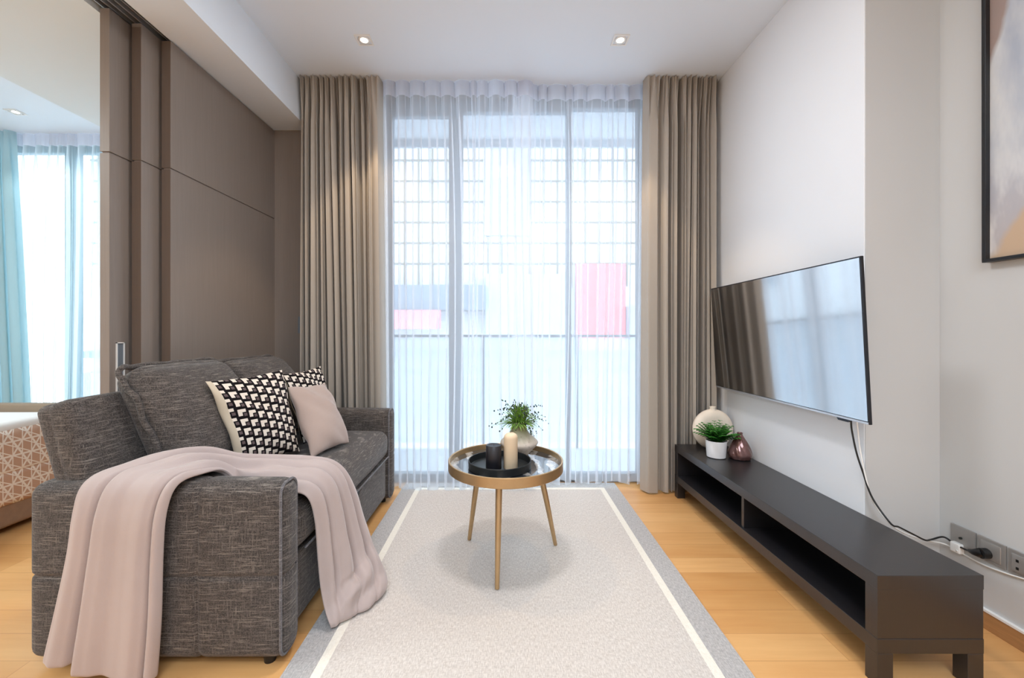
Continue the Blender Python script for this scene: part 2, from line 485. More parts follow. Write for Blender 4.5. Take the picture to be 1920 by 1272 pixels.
# ------------------------------------------------------------------ mesh helpers
class MB:
    def __init__(s):
        s.v = []; s.f = []; s.mi = []; s.uv = {}
    def add(s, verts, faces, mi=0):
        o = len(s.v)
        s.v += [tuple(p) for p in verts]
        s.f += [tuple(i + o for i in f) for f in faces]
        s.mi += [mi] * len(faces)
        return o
    def box(s, x0, x1, y0, y1, z0, z1, mi=0):
        v = [(x, y, z) for x in (x0, x1) for y in (y0, y1) for z in (z0, z1)]
        s.add(v, [(0, 1, 3, 2), (4, 6, 7, 5), (0, 4, 5, 1), (2, 3, 7, 6), (0, 2, 6, 4), (1, 5, 7, 3)], mi)
        return s
    def grid(s, P, mi=0, closed_u=False, closed_v=False):
        nu, nv = len(P), len(P[0])
        v = [p for row in P for p in row]
        f = []
        for i in range(nu - (0 if closed_u else 1)):
            for j in range(nv - (0 if closed_v else 1)):
                a = i * nv + j; b = ((i + 1) % nu) * nv + j
                c = ((i + 1) % nu) * nv + (j + 1) % nv; d = i * nv + (j + 1) % nv
                f.append((a, b, c, d))
        return s.add(v, f, mi)
    def lathe(s, c, prof, n=40, mi=0, wob=None):
        P = []
        for i in range(n):
            a = 2 * PI * i / n
            row = []
            for (r, z) in prof:
                rr = r * (wob(a, z) if wob else 1)
                row.append((c[0] + rr * math.cos(a), c[1] + rr * math.sin(a), c[2] + z))
            P.append(row)
        s.grid(P, mi, closed_u=True)
        return s
    def tube(s, pts, r, n=10, mi=0, cap=True):
        pts = [Vector(p) for p in pts]
        P = []
        up = Vector((0, 0, 1))
        prev = None
        for i, p in enumerate(pts):
            d = (pts[min(i + 1, len(pts) - 1)] - pts[max(i - 1, 0)]).normalized()
            if prev is None:
                a = d.cross(up)
                if a.length < 1e-3:
                    a = d.cross(Vector((1, 0, 0)))
            else:
                a = prev - d * prev.dot(d)
            a.normalize(); prev = a
            b = d.cross(a)
            rr = r[i] if isinstance(r, (list, tuple)) else r
            P.append([tuple(p + (a * math.cos(2 * PI * k / n) + b * math.sin(2 * PI * k / n)) * rr) for k in range(n)])
        o = s.grid(P, mi, closed_v=True)
        if cap:
            s.f.append(tuple(o + k for k in range(n))); s.mi.append(mi)
            e = o + (len(pts) - 1) * n
            s.f.append(tuple(e + k for k in reversed(range(n)))); s.mi.append(mi)
        return s
    def build(s, name, mats, parent=None, smooth=False, bevel=0.0, seg=2, subsurf=0, solid=0.0, origin=None, autos=None):
        me = bpy.data.meshes.new(name)
        vs = s.v
        if origin is not None:
            vs = [(x - origin[0], y - origin[1], z - origin[2]) for x, y, z in s.v]
        me.from_pydata(vs, [], s.f)
        if not isinstance(mats, (list, tuple)):
            mats = [mats]
        for m in mats:
            me.materials.append(m)
        me.polygons.foreach_set('material_index', s.mi)
        if s.uv:
            ul = me.uv_layers.new(name='UVMap')
            for lp in me.loops:
                ul.data[lp.index].uv = s.uv.get(lp.vertex_index, (0, 0))
        bm = bmesh.new(); bm.from_mesh(me)
        bmesh.ops.remove_doubles(bm, verts=bm.verts, dist=1e-6)
        bmesh.ops.recalc_face_normals(bm, faces=bm.faces)
        bm.to_mesh(me); bm.free()
        if smooth:
            me.polygons.foreach_set('use_smooth', [True] * len(me.polygons))
        o = bpy.data.objects.new(name, me)
        C.objects.link(o)
        if origin is not None:
            o.location = origin
        if parent is not None:
            o.parent = parent
            o.matrix_parent_inverse = Matrix.Translation(parent.location).inverted()
        if bevel:
            md = o.modifiers.new('bevel', 'BEVEL'); md.width = bevel; md.segments = seg; md.limit_method = 'ANGLE'
            md.harden_normals = False
        if solid:
            md = o.modifiers.new('solid', 'SOLIDIFY'); md.thickness = solid; md.offset = 0
        if subsurf:
            md = o.modifiers.new('sub', 'SUBSURF'); md.levels = subsurf; md.render_levels = subsurf
        if autos is not None:
            me.polygons.foreach_set('use_smooth', [True] * len(me.polygons))
            try:
                me.set_sharp_from_angle(angle=math.radians(autos))
            except Exception:
                pass
        return o

def tag(o, label, cat, group=None):
    o['label'] = label; o['category'] = cat
    if group:
        o['group'] = group
    return o
def thing(name, label, cat, loc=(0, 0, 0), group=None):
    o = bpy.data.objects.new(name, None)
    o.empty_display_size = 0.1
    o.location = loc
    C.objects.link(o)
    return tag(o, label, cat, group)
def struct(o):
    o['kind'] = 'structure'
    return o
def lerp(a, b, t):
    return a + (b - a) * t

def axis_list(s, r, mid, extra=()):
    h = s / 2
    L = [-h, -h + r * 0.12, -h + r * 0.35, -h + r * 0.65, -h + r]
    inner = s - 2 * r
    for i in range(1, mid):
        L.append(-h + r + inner * i / mid)
    L += [h - r, h - r * 0.65, h - r * 0.35, h - r * 0.12, h]
    for e in extra:
        L += [e - 0.02, e - 0.010, e - 0.005, e, e + 0.005, e + 0.010, e + 0.02]
    L = sorted(L)
    out = [L[0]]
    for t in L[1:]:
        if t - out[-1] > 0.0012:
            out.append(t)
    return out

def rbox(mb, x0, x1, y0, y1, z0, z1, r, puff=(0, 0, 0), mid=10, seams=(), M4=None, mi=0, taper=None, wr=0.0):
    """rounded upholstered box; puff pushes the faces out; seams = list of (axis, coord, depth)"""
    c = ((x0 + x1) / 2, (y0 + y1) / 2, (z0 + z1) / 2)
    s = (x1 - x0, y1 - y0, z1 - z0)
    ex = [[], [], []]
    for ax, co, dp in seams:
        ex[ax].append(co - c[ax])
    A = [axis_list(s[k], min(r, s[k] / 2 * 0.98), mid, ex[k]) for k in range(3)]
    rr = min(r, min(s) / 2 * 0.98)
    def proj(p):
        q = [max(-s[k] / 2 + rr, min(s[k] / 2 - rr, p[k])) for k in range(3)]
        d = Vector([p[k] - q[k] for k in range(3)])
        if d.length > 1e-9:
            n = d.normalized()
            o = Vector(q) + n * rr
        else:
            n = Vector((0, 0, 1)); o = Vector(p)
        uvw = [p[k] / (s[k] / 2) for k in range(3)]
        for k in range(3):
            if puff[k]:
                a, b = [j for j in range(3) if j != k]
                w = (1 - abs(uvw[a]) ** 2.5) * (1 - abs(uvw[b]) ** 2.5)
                sg = 1 if uvw[k] > 0 else -1
                o[k] += puff[k] * w * abs(uvw[k]) ** 3 * sg
        for ax, co, dp in seams:
            t = (p[ax] - (co - c[ax])) / 0.007
            o -= n * dp * math.exp(-t * t)
        if wr:
            o += n * wr * (math.sin(p[0] * 31 + p[1] * 17) * math.sin(p[2] * 27 + p[1] * 11 + 1.0))
        if taper:
            o = taper(o, uvw)
        g = o + Vector(c)
        if M4 is not None:
            g = M4 @ g
        return tuple(g)
    for k in range(3):
        a, b = [j for j in range(3) if j != k]
        for sg in (-1, 1):
            P = []
            for ta in A[a]:
                row = []
                for tb in A[b]:
                    p = [0, 0, 0]
                    p[k] = sg * s[k] / 2; p[a] = ta; p[b] = tb
                    row.append(proj(p))
                P.append(row)
            mb.grid(P, mi)
    return mb

def catmull(pts, n):
    out = []
    L = len(pts)
    for i in range(L - 1):
        p0 = pts[max(i - 1, 0)]; p1 = pts[i]; p2 = pts[i + 1]; p3 = pts[min(i + 2, L - 1)]
        for k in range(n):
            t = k / n
            out.append(tuple(0.5 * (2 * p1[j] + (p2[j] - p0[j]) * t + (2 * p0[j] - 5 * p1[j] + 4 * p2[j] - p3[j]) * t * t + (3 * p1[j] - p0[j] - 3 * p2[j] + p3[j]) * t ** 3) for j in range(len(p1))))
    out.append(tuple(pts[-1]))
    return out

# ================================================================== SETTING
XR, XR2, XB = 1.478, 1.784, -1.396
ZC, ZB = 2.82, 2.539
YW = 2.97          # inner face of the window wall
YK = -3.0          # wall behind the camera

struct(MB().box(-1.83, 2.0, YK, 3.08, -0.1, 0.0).box(-5.1, -1.83, YK, 3.80, -0.1, 0.0).build('floor', M['floor']))
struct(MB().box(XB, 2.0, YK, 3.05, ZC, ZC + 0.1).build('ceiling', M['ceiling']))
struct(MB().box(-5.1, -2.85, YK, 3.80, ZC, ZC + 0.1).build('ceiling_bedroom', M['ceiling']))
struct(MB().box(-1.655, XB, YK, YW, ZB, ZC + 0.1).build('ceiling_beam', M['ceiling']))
struct(MB().box(-2.85, -1.83, YK, 3.80, ZB, ZC + 0.1).build('ceiling_soffit', M['soffit']))
struct(MB().box(-1.83, -1.655, YK, 3.05, ZB + 0.07, ZC + 0.1).build('ceiling_slot', M['dark_alu']))
struct(MB().box(XR, 2.0, 1.696, 3.05, 0, ZC).build('wall_right', M['wall'], bevel=0.002))
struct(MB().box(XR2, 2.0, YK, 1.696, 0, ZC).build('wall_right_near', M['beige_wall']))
struct(MB().box(1.02, XR, YW, 3.08, 0, ZC).box(-1.83, -0.86, YW, 3.08, 0, ZC).box(-0.86, 1.02, YW, 3.08, 2.775, ZC).build('wall_back', M['panel']))
struct(MB().box(-5.1, 2.0, YK - 0.1, YK, 0, ZC).build('wall_front', M['wall']))
struct(MB().box(-5.2, -5.1, YK, 3.80, 0, ZC + 0.1).build('wall_left', M['wall']))
struct(MB().box(-5.1, -4.75, 3.70, 3.80, 0, ZC).box(-2.30, -1.83, 3.08, 3.80, 0, ZC).box(-4.75, -2.3, 3.70, 3.80, 2.76, ZC).build('wall_bedroom', M['wall']))
# facing of the recess column is warmer paint
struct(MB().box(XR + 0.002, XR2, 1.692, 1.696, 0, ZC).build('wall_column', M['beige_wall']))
# skirting
struct(MB().box(XR2 - 0.012, XR2, YK, 1.690, 0, 0.064).build('baseboard_right', M['skirt'], bevel=0.002))
struct(MB().box(XR2 - 0.014, XR2, YK, 1.690, 0.064, 0.072).build('trim_1', M['white']))
struct(MB().box(XR + 0.002, XR2 - 0.014, 1.680, 1.692, 0, 0.064).build('baseboard_column', M['skirt']))

# sliding panels (pocket doors) : (x face, y near, y far)
def slide_panel(n, xf, xb, y0, y1):
    mb = MB()
    mb.box(xb, xf, y0, y1, 0.012, 1.898)
    mb.box(xb, xf, y0, y1, 1.905, ZB - 0.006 if n == 3 else ZB + 0.01)
    mb.box(xb + 0.005, xf - 0.006, y0 + 0.006, y1, 1.890, 1.915)
    o = mb.build('door_%d' % n, [M['panel']], bevel=0.0012)
    if n > 1:
        MB().box(xb + 0.001, xf - 0.001, y0 - 0.0012, y0, 0.014, 1.897).box(xb + 0.001, xf - 0.001, y0 - 0.0012, y0, 1.906, ZB - 0.008).build('edge_band', M['panel_edge'], o)
    return struct(o)
d3 = slide_panel(3, -1.648, -1.693, 2.044, YW)
d2 = slide_panel(2, -1.710, -1.755, 1.949, YW)
d1 = slide_panel(1, -1.772, -1.815, 1.856, YW)
hm = MB()
for a in ((-1.7725, -1.766, 1.886, 1.890), (-1.7725, -1.766, 1.922, 1.926)):
    hm.box(a[0], a[1], a[2], a[3], 0.80, 1.045)
hm.box(-1.7725, -1.766, 1.886, 1.926, 1.041, 1.045).box(-1.7725, -1.766, 1.886, 1.926, 0.80, 0.804)
hm.build('door_handle', M['white'], d1)
MB().box(-1.7725, -1.7705, 1.889, 1.923, 0.803, 1.042).build('handle_recess', M['alu'], d1)
# track rails seen in the slot above the panels
tr = MB()
for x in (-1.675, -1.735, -1.795):
    tr.box(x - 0.018, x - 0.012, YK, YW, ZB + 0.02, ZB + 0.07).box(x + 0.012, x + 0.018, YK, YW, ZB + 0.02, ZB + 0.07)
struct(tr.build('trim_2', M['chrome']))
# latch plate on the strip of wall by the drape
MB().box(-1.478, -1.452, YW - 0.004, YW, 1.08, 1.20).build('latch_plate', M['alu'], bpy.data.objects['wall_back'])

# windows
def window(name, x0, x1, y, z0, z1, muls, mat, top=(0.05,), w=0.05):
    f = MB()
    f.box(x0, x1, y - 0.03, y + 0.03, z0, z0 + 0.06)
    f.box(x0, x1, y - 0.03, y + 0.03, z1 - 0.06, z1)
    f.box(x0, x0 + 0.05, y - 0.03, y + 0.03, z0, z1)
    f.box(x1 - 0.05, x1, y - 0.03, y + 0.03, z0, z1)
    for m, ww in muls:
        f.box(m - ww / 2, m + ww / 2, y - 0.035, y + 0.035, z0, z1)
    o = struct(f.build(name, mat, bevel=0.002))
    xs = [x0 + 0.03] + [m for m, _ in muls] + [x1 - 0.03]
    for a, b in zip(xs[:-1], xs[1:]):
        MB().box(a, b, y - 0.003, y + 0.003, z0 + 0.03, z1 - 0.03).build('window_pane', M['glass'], o)
    return o
w1 = window('window_1', -0.86, 1.02, 3.03, 0.0, 2.775, [(-0.350, 0.10), (0.470, 0.035)], M['alu'])
MB().box(-0.81, -0.40, 3.005, 3.055, 2.66, 2.72).build('sash_rail', M['alu'], w1)
MB().box(-0.30, 0.455, 3.005, 3.055, 2.69, 2.72).build('sash_rail', M['alu'], w1)
w2 = window('window_2', -4.75, -2.30, 3.75, 0.0, 2.76, [(-3.90, 0.10), (-3.12, 0.08)], M['teal_alu'])

# ================================================================== OUTSIDE
struct(MB().box(-6.0, 3.0, 3.08, 4.30, -0.25, -0.03).build('floor_balcony', M['balcony']))
struct(MB().box(-2.0, 3.0, 3.08, 3.93, 2.90, 3.15).box(-2.0, 3.0, 3.90, 3.93, 2.83, 2.90).build('ceiling_balcony', M['balcony']))
rl = thing('balcony_railing', 'glass balcony railing with thin top rail outside the window behind the sheers', 'railing', (0, 3.98, -0.03))
MB().box(-2.0, 3.0, 3.96, 4.0, 1.035, 1.06).build('top_rail', M['alu'], rl)
MB().box(-2.0, 3.0, 3.975, 3.985, 0.02, 1.03).build('glass_panel', M['rail_glass'], rl)
for x in (-1.1, -0.2, 0.7, 1.6):
    MB().box(x - 0.012, x + 0.012, 3.962, 3.998, -0.03, 1.035).build('post', M['alu'], rl)

FY = 14.0
bl = thing('opposite_building', 'pale office building with gridded glass facade across the street', 'building', (0, FY, -6))
MB().box(-14, 14, FY, FY + 3, -6, 8.2).build('wall', M['facade'], bl)
g = MB()
z = 3.36
while z < 8:
    g.box(-14, 14, FY - 0.04, FY, z - 0.026, z + 0.026); z += 0.70
x = -13.7
k = 0
while x < 14:
    g.box(x - 0.022, x + 0.022, FY - 0.05, FY, 2.6, 8.1); x += 0.47; k += 1
g.build('mullion_grid', M['facade_line'], bl)
MB().box(-6, -0.6, FY - 0.9, FY, 1.75, 2.55).build('canopy', M['facade_dark'], bl)
MB().box(-0.6, 2.2, FY - 0.5, FY, 0.9, 2.95).build('shop_front', M['facade_mid'], bl)
MB().box(-14, 14, FY - 0.6, FY, 0.2, 0.42).build('ledge', M['facade_dark'], bl)
MB().box(-0.7, 0.9, FY - 0.10, FY, 4.3, 7.4).build('window_bay', M['facade_mid'], bl)
MB().box(4.1, 14, FY - 0.4, FY, -0.6, 1.9).build('lower_wall', M['facade_mid'], bl)
MB().box(-14, 14, FY - 0.3, FY, -1.6, -0.3).build('lower_band', M['facade_mid'], bl)
ban = MB().box(2.41, 4.08, FY - 0.14, FY - 0.08, 0.44, 3.34).build('street_banner', M['red_sign'])
tag(ban, 'large red banner on the building across the street, seen through the right sheer', 'banner')
aw = MB()
aw.add([(-4.3, 12.2, 1.35), (-2.0, 12.2, 1.35), (-2.0, 13.1, 1.75), (-4.3, 13.1, 1.75), (-4.3, 12.2, 1.15), (-2.0, 12.2, 1.15), (-2.0, 13.1, 1.15), (-4.3, 13.1, 1.15)],
       [(0, 1, 2, 3), (0, 4, 5, 1), (1, 5, 6, 2), (0, 3, 7, 4), (2, 6, 7, 3), (4, 7, 6, 5)])
aw.build('awning', M['pink_awning'], bl)
struct(MB().box(-30, 30, 4.5, 30, -6.2, -6.0).build('floor_street', M['balcony']))

# ================================================================== CURTAINS
def drape(name, xt0, xt1, xb0, xb1, yc, z0, z1, nf, amp, mats, seed, header=0.10, tag_=None, irr=0.5, floor_y=0.0, xover=0.35, flat=None, deep=0.0, wav=0.0, nz=46):
    rnd = random.Random(seed)
    w = [1 + irr * (rnd.random() * 2 - 1) for _ in range(nf)]
    if flat is not None:
        w[flat] = 3.0
    wb = [a * rnd.uniform(0.7, 1.35) for a in w]
    def cumul(w_):
        t_ = sum(w_); c_ = [0]
        for a in w_:
            c_.append(c_[-1] + a / t_)
        return c_
    cumt, cumb = cumul(w), cumul(wb)
    am = [amp * (0.65 + 0.5 * rnd.random()) for _ in range(nf + 1)]
    dr = [rnd.uniform(-1, 1) for _ in range(nf + 1)]
    per = 30 if deep else 24
    P = []
    zs = [z1, z1 - 0.02, z1 - 0.05, z1 - header * 0.8, z1 - header, z1 - header - 0.02, z1 - header - 0.06]
    nn = nz
    for i in range(1, nn + 1):
        zs.append(lerp(z1 - header - 0.06, z0, i / nn))
    fw = (abs(xb1 - xb0)) / nf
    hidx = 5
    for zi, zz in enumerate(zs):
        t = (z1 - zz) / (z1 - z0)
        row = []
        tt_ = t * t * (3 - 2 * t)
        cum = [lerp(a, b, tt_) for a, b in zip(cumt, cumb)]
        head = max(0.0, 1 - (z1 - zz) / (header + 0.25))
        for k in range(nf):
            for j in range(per + (1 if k == nf - 1 else 0)):
                s = j / per
                u = lerp(cum[k], cum[k + 1], s)
                a = lerp(am[k], am[k + 1], s)
                d = lerp(dr[k], dr[k + 1], s)
                ph = 2 * PI * s
                # rounded folds, pinched at the heading
                cs = math.cos(ph)
                yy = a * cs * (1 - 0.55 * head)
                if deep:
                    wabs = (cum[k + 1] - cum[k]) * abs(xb1 - xb0)
                    vs = 0.0075 / wabs
                    yy = -a * 0.45 * math.sin(PI * s) ** 0.7 + deep * (0.75 + 0.4 * d) * (math.exp(-(s / vs) ** 2) + math.exp(-((s - 1) / vs) ** 2)) * (1 - 0.35 * head)
                    sm = 0.5 + 0.22 * d
                    yy += deep * 0.35 * math.exp(-((s - sm) / (0.8 * vs)) ** 2) * (1 - head)
                if deep:
                    yy += 0.012 * head * math.cos(6 * PI * s)
                if head > 0:
                    yy += 0.024 * head * (math.exp(-((s - 0.0) / 0.05) ** 2) + math.exp(-((s - 1.0) / 0.05) ** 2)) * (0.0 if deep else 1.0)
                ww = (cum[k + 1] - cum[k])
                x = lerp(lerp(xt0, xt1, u), lerp(xb0, xb1, u), t ** 0.8)
                x += xover * ww * abs(xb1 - xb0) * math.sin(2 * ph) * 0.45 * (1 - head)
                x += d * fw * 0.28 * math.sin(PI * min(1, t * 1.1)) * math.sin(PI * u)
                y = yc + yy + d * amp * 0.35 * t + floor_y * t
                zq = zz
                if zi == len(zs) - 1 and wav:
                    zq = zz + wav * (0.5 + 0.5 * math.sin(ph * 1 + d * 3))
                row.append((x, y, zq))
        P.append(row)
    mb = MB()
    mb.grid(P[:hidx + 1], 1 if len(mats) > 1 else 0)
    mb.grid(P[hidx:], 0)
    o = mb.build(name, mats, smooth=True)
    if tag_:
        tag(o, *tag_)
    return o

ZT = ZC - 0.004
drape('drape', -1.385, -0.835, -1.395, -0.800, 2.80, 0.012, ZT, 14, 0.050, [M['drape']], 11, 0.09,
      ('long taupe drape at the left of the window, behind the sofa arm', 'curtain', 'taupe drapes'), irr=0.75, xover=0.3, flat=13, deep=0.10)
drape('drape', 0.955, 1.465, 0.930, 1.462, 2.80, 0.012, ZT, 14, 0.050, [M['drape']], 23, 0.09,
      ('long taupe drape at the right of the window, behind the low black bench', 'curtain', 'taupe drapes'), irr=0.75, xover=0.3, flat=0, deep=0.10)
drape('sheer_curtain', -0.840, 0.20, -0.805, 0.22, 2.835, 0.010, ZT, 11, 0.020, [M['sheer'], M['sheer_header']], 5, 0.085,
      ('white sheer curtain panel covering the left two thirds of the window, behind the round table', 'curtain', 'white sheer panels'), irr=0.45, xover=0.38, wav=0.02, floor_y=-0.01)
drape('sheer_curtain', 0.06, 0.985, 0.05, 0.975, 2.885, 0.022, ZT, 10, 0.018, [M['sheer'], M['sheer_header']], 9, 0.085,
      ('white sheer curtain panel at the right, next to the right taupe drape', 'curtain', 'white sheer panels'), irr=0.45, xover=0.38, wav=0.03)
drape('bedroom_sheer', -4.35, -2.55, -4.35, -2.55, 3.60, 0.01, ZT, 18, 0.022, [M['sheer_bed'], M['sheer_header']], 31, 0.085,
      ('pale sheer curtain over the bedroom window at the far left', 'curtain'), irr=0.45, xover=0.38)
drape('bedroom_drape', -4.85, -4.22, -4.85, -4.06, 3.54, 0.01, ZT, 7, 0.035, [M['teal_drape']], 37, 0.085,
      ('pale teal curtain gathered at the left edge of the bedroom window', 'curtain'), irr=0.3, xover=0.5)

# ================================================================== CEILING LIGHTS
def downlight(x, y, power, label, col=WARM, spot=74):
    t = thing('downlight', label, 'ceiling light', (x, y, ZC), 'recessed downlights')
    m = MB(); w = 0.046
    m.box(x - w, x + w, y - w, y - w + 0.010, ZC - 0.005, ZC)
    m.box(x - w, x + w, y + w - 0.010, y + w, ZC - 0.005, ZC)
    m.box(x - w, x - w + 0.010, y - w + 0.010, y + w - 0.010, ZC - 0.005, ZC)
    m.box(x + w - 0.010, x + w, y - w + 0.010, y + w - 0.010, ZC - 0.005, ZC)
    m.build('trim_frame', M['white'], t, bevel=0.001)
    MB().lathe((x, y, ZC - 0.004), [(0.0, 0.0), (0.020, 0.0), (0.022, 0.002), (0.022, 0.0035), (0.0, 0.0035)], 20).build('lens', M['lens'], t, smooth=True)
    MB().lathe((x, y, ZC - 0.003), [(0.023, 0.0), (0.035, -0.002), (0.036, 0.0025), (0.023, 0.0025)], 24).build('gimbal_ring', M['white'], t, smooth=True)
    lamp('downlight_beam', 'SPOT', (x, y, ZC - 0.03), power, col, (0, 0, 0), 0.03, spot=spot, blend=0.35)
downlight(*DOWN[0], 'small square recessed ceiling downlight, nearer the sofa side')
downlight(*DOWN[1], 'small square recessed ceiling downlight, nearer the television wall')
downlight(*BED_DOWN[0], 'small square recessed downlight in the bedroom ceiling', (0.9, 0.97, 1.0), 110)
lamp('lounge_ceiling_lamp', 'AREA', (0.03, 1.66, ZC - 0.03), 20, (0.95, 0.96, 1.0), (0, 0, 0), 0.30)

# ================================================================== RUG
rug = thing('rug', 'pale grey flatweave rug with a thin cream line inside a darker grey border', 'rug', (0.04, 1.6, 0))
RX0, RX1, RY0, RY1 = -0.705, 0.79, 0.55, 2.965
def ring(mb, x0, x1, y0, y1, w, z0, z1):
    mb.box(x0, x1, y0, y0 + w, z0, z1).box(x0, x1, y1 - w, y1, z0, z1)
    mb.box(x0, x0 + w, y0 + w, y1 - w, z0, z1).box(x1 - w, x1, y0 + w, y1 - w, z0, z1)
    return mb
ring(MB(), RX0, RX1, RY0, RY1, 0.095, 0.0, 0.008).build('border', M['rug_border'], rug)
ring(MB(), RX0 + 0.095, RX1 - 0.095, RY0 + 0.095, RY1 - 0.095, 0.032, 0.0, 0.0085).build('cream_band', M['rug_band'], rug)
MB().box(RX0 + 0.127, RX1 - 0.127, RY0 + 0.127, RY1 - 0.127, 0.0, 0.008).build('field', M['rug'], rug)

# ================================================================== SOFA
sofa = thing('sofa', 'dark grey tweed two seat sofa bed standing against the wood panels', 'sofa', (-1.1, 2.03, 0))
def arm(y0, y1, zt, near):
    m = MB()
    seams = [(2, 0.305, 0.008), (0, -0.99, 0.008)] if near else [(2, 0.305, 0.005)]
    rbox(m, -1.548, -0.706 if near else -0.712, y0, y1, 0.028, zt, 0.042, (0.0, 0.006, 0.004), 16, seams)
    o = m.build('arm', M['sofa'], sofa, smooth=True)
    return o
a1 = arm(1.332, 1.440, 0.602, True)
a2 = arm(2.605, 2.718, 0.597, False)
def piping_loop(x, y0, y1, z0, z1, r, parent):
    pts = []
    c = 0.035
    for (cy, cz, a0) in ((y1 - c, z1 - c, 0), (y0 + c, z1 - c, 90), (y0 + c, z0 + c, 180), (y1 - c, z0 + c, 270)):
        for k in range(6):
            a = math.radians(a0 + 90 * k / 5)
            pts.append((x, cy + c * math.cos(a), cz + c * math.sin(a)))
    pts.append(pts[0])
    MB().tube(pts, r, 8).build('piping', M['piping'], parent, smooth=True)
piping_loop(-0.722, 1.336, 1.436, 0.034, 0.598, 0.005, a1)
piping_loop(-0.728, 2.609, 2.714, 0.034, 0.593, 0.005, a2)
m = MB(); rbox(m, -1.50, -0.742, 1.45, 2.60, 0.05, 0.300, 0.02, (0.004, 0, 0), 10)
m.build('base', M['sofa'], sofa, smooth=True)
m = MB(); rbox(m, -1.42, -0.722, 1.446, 2.600, 0.308, 0.478, 0.055, (0.012, 0, 0.022), 14, wr=0.0012)
seat = m.build('seat_cushion', M['sofa'], sofa, smooth=True)
MB().tube([(-0.716, 1.49, 0.318), (-0.712, 2.03, 0.318), (-0.716, 2.56, 0.318)], 0.004, 8).build('piping', M['piping'], seat, smooth=True)
# pull tab in the gap
m = MB(); rbox(m, -0.742, -0.708, 2.000, 2.032, 0.292, 0.316, 0.006, mid=3)
m.build('pull_tab', M['black_plastic'], sofa, smooth=True)
# back frame, leaning
def lean(px, pz, deg):
    a = math.radians(deg)
    return Matrix.Translation((px, 0, pz)) @ Matrix.Rotation(-a, 4, 'Y') @ Matrix.Translation((-px, 0, -pz))
m = MB(); rbox(m, -1.420, -1.294, 1.375, 2.60, 0.30, 0.86, 0.026, (0.004, 0.008, 0.003), 12, seams=[(0, -1.367, 0.003)], M4=lean(-1.420, 0.30, 16))
bk = m.build('backrest', M['sofa'], sofa, smooth=True)
def back_cushion(y0, y1, dz, rot):
    m = MB()
    M4 = lean(-1.30, 0.495, 23 + rot)
    def tp(o, uvw):
        # thinner towards the top and the sides
        k = 1 - 0.28 * max(0, uvw[2]) ** 2
        o.x = -0.085 + (o.x + 0.085) * k
        e = abs(uvw[1]) ** 6
        o.x -= 0.02 * e
        return o
    rbox(m, -1.30, -1.14, y0, y1, 0.495, 0.965 + dz, 0.055, (0.035, 0.005, 0.004), 12, M4=M4, taper=tp, wr=0.003)
    c = m.build('back_cushion', M['sofa'], sofa, smooth=True)
    # flanged seam around the front edge
    pts = []
    x = -1.235
    z0, z1 = 0.50, 0.980 + dz
    ya, yb = y0 - 0.013, y1 + 0.004
    cr = 0.03
    for (cy, cz, a0) in ((yb - cr, z1 - cr, 0), (ya + cr, z1 - cr, 90), (ya + cr, z0 + cr, 180), (yb - cr, z0 + cr, 270)):
        for k in range(5):
            a = math.radians(a0 + 90 * k / 4)
            pts.append(Vector((x, cy + cr * math.cos(a), cz + cr * math.sin(a))))
        # wavy straight run is approximated by the next corner
    full = []
    for i in range(len(pts)):
        a, b = pts[i], pts[(i + 1) % len(pts)]
        n = max(1, int((b - a).length / 0.03))
        for k in range(n):
            p = a.lerp(b, k / n)
            p = p + Vector((0.005 * math.sin(i * 1.3 + k * 0.9), 0.003 * math.sin(k * 1.7), 0.003 * math.sin(k * 1.1 + 1)))
            if p.z > z1 - 0.1:
                p.x -= 0.02
            full.append(tuple(M4 @ p))
    full.append(full[0])
    MB().tube(full, 0.0105, 8).build('flange', M['sofa'], c, smooth=True)
    return c
back_cushion(1.560, 2.055, 0.0, 0)
back_cushion(2.062, 2.575, -0.015, 1)
for (x, y) in ((-1.44, 1.38), (-0.78, 1.38), (-1.44, 2.66), (-0.78, 2.66)):
    MB().lathe((x, y, 0), [(0, 0), (0.018, 0), (0.022, 0.04), (0, 0.04)], 20).build('leg', M['black_plastic'], sofa, autos=40)

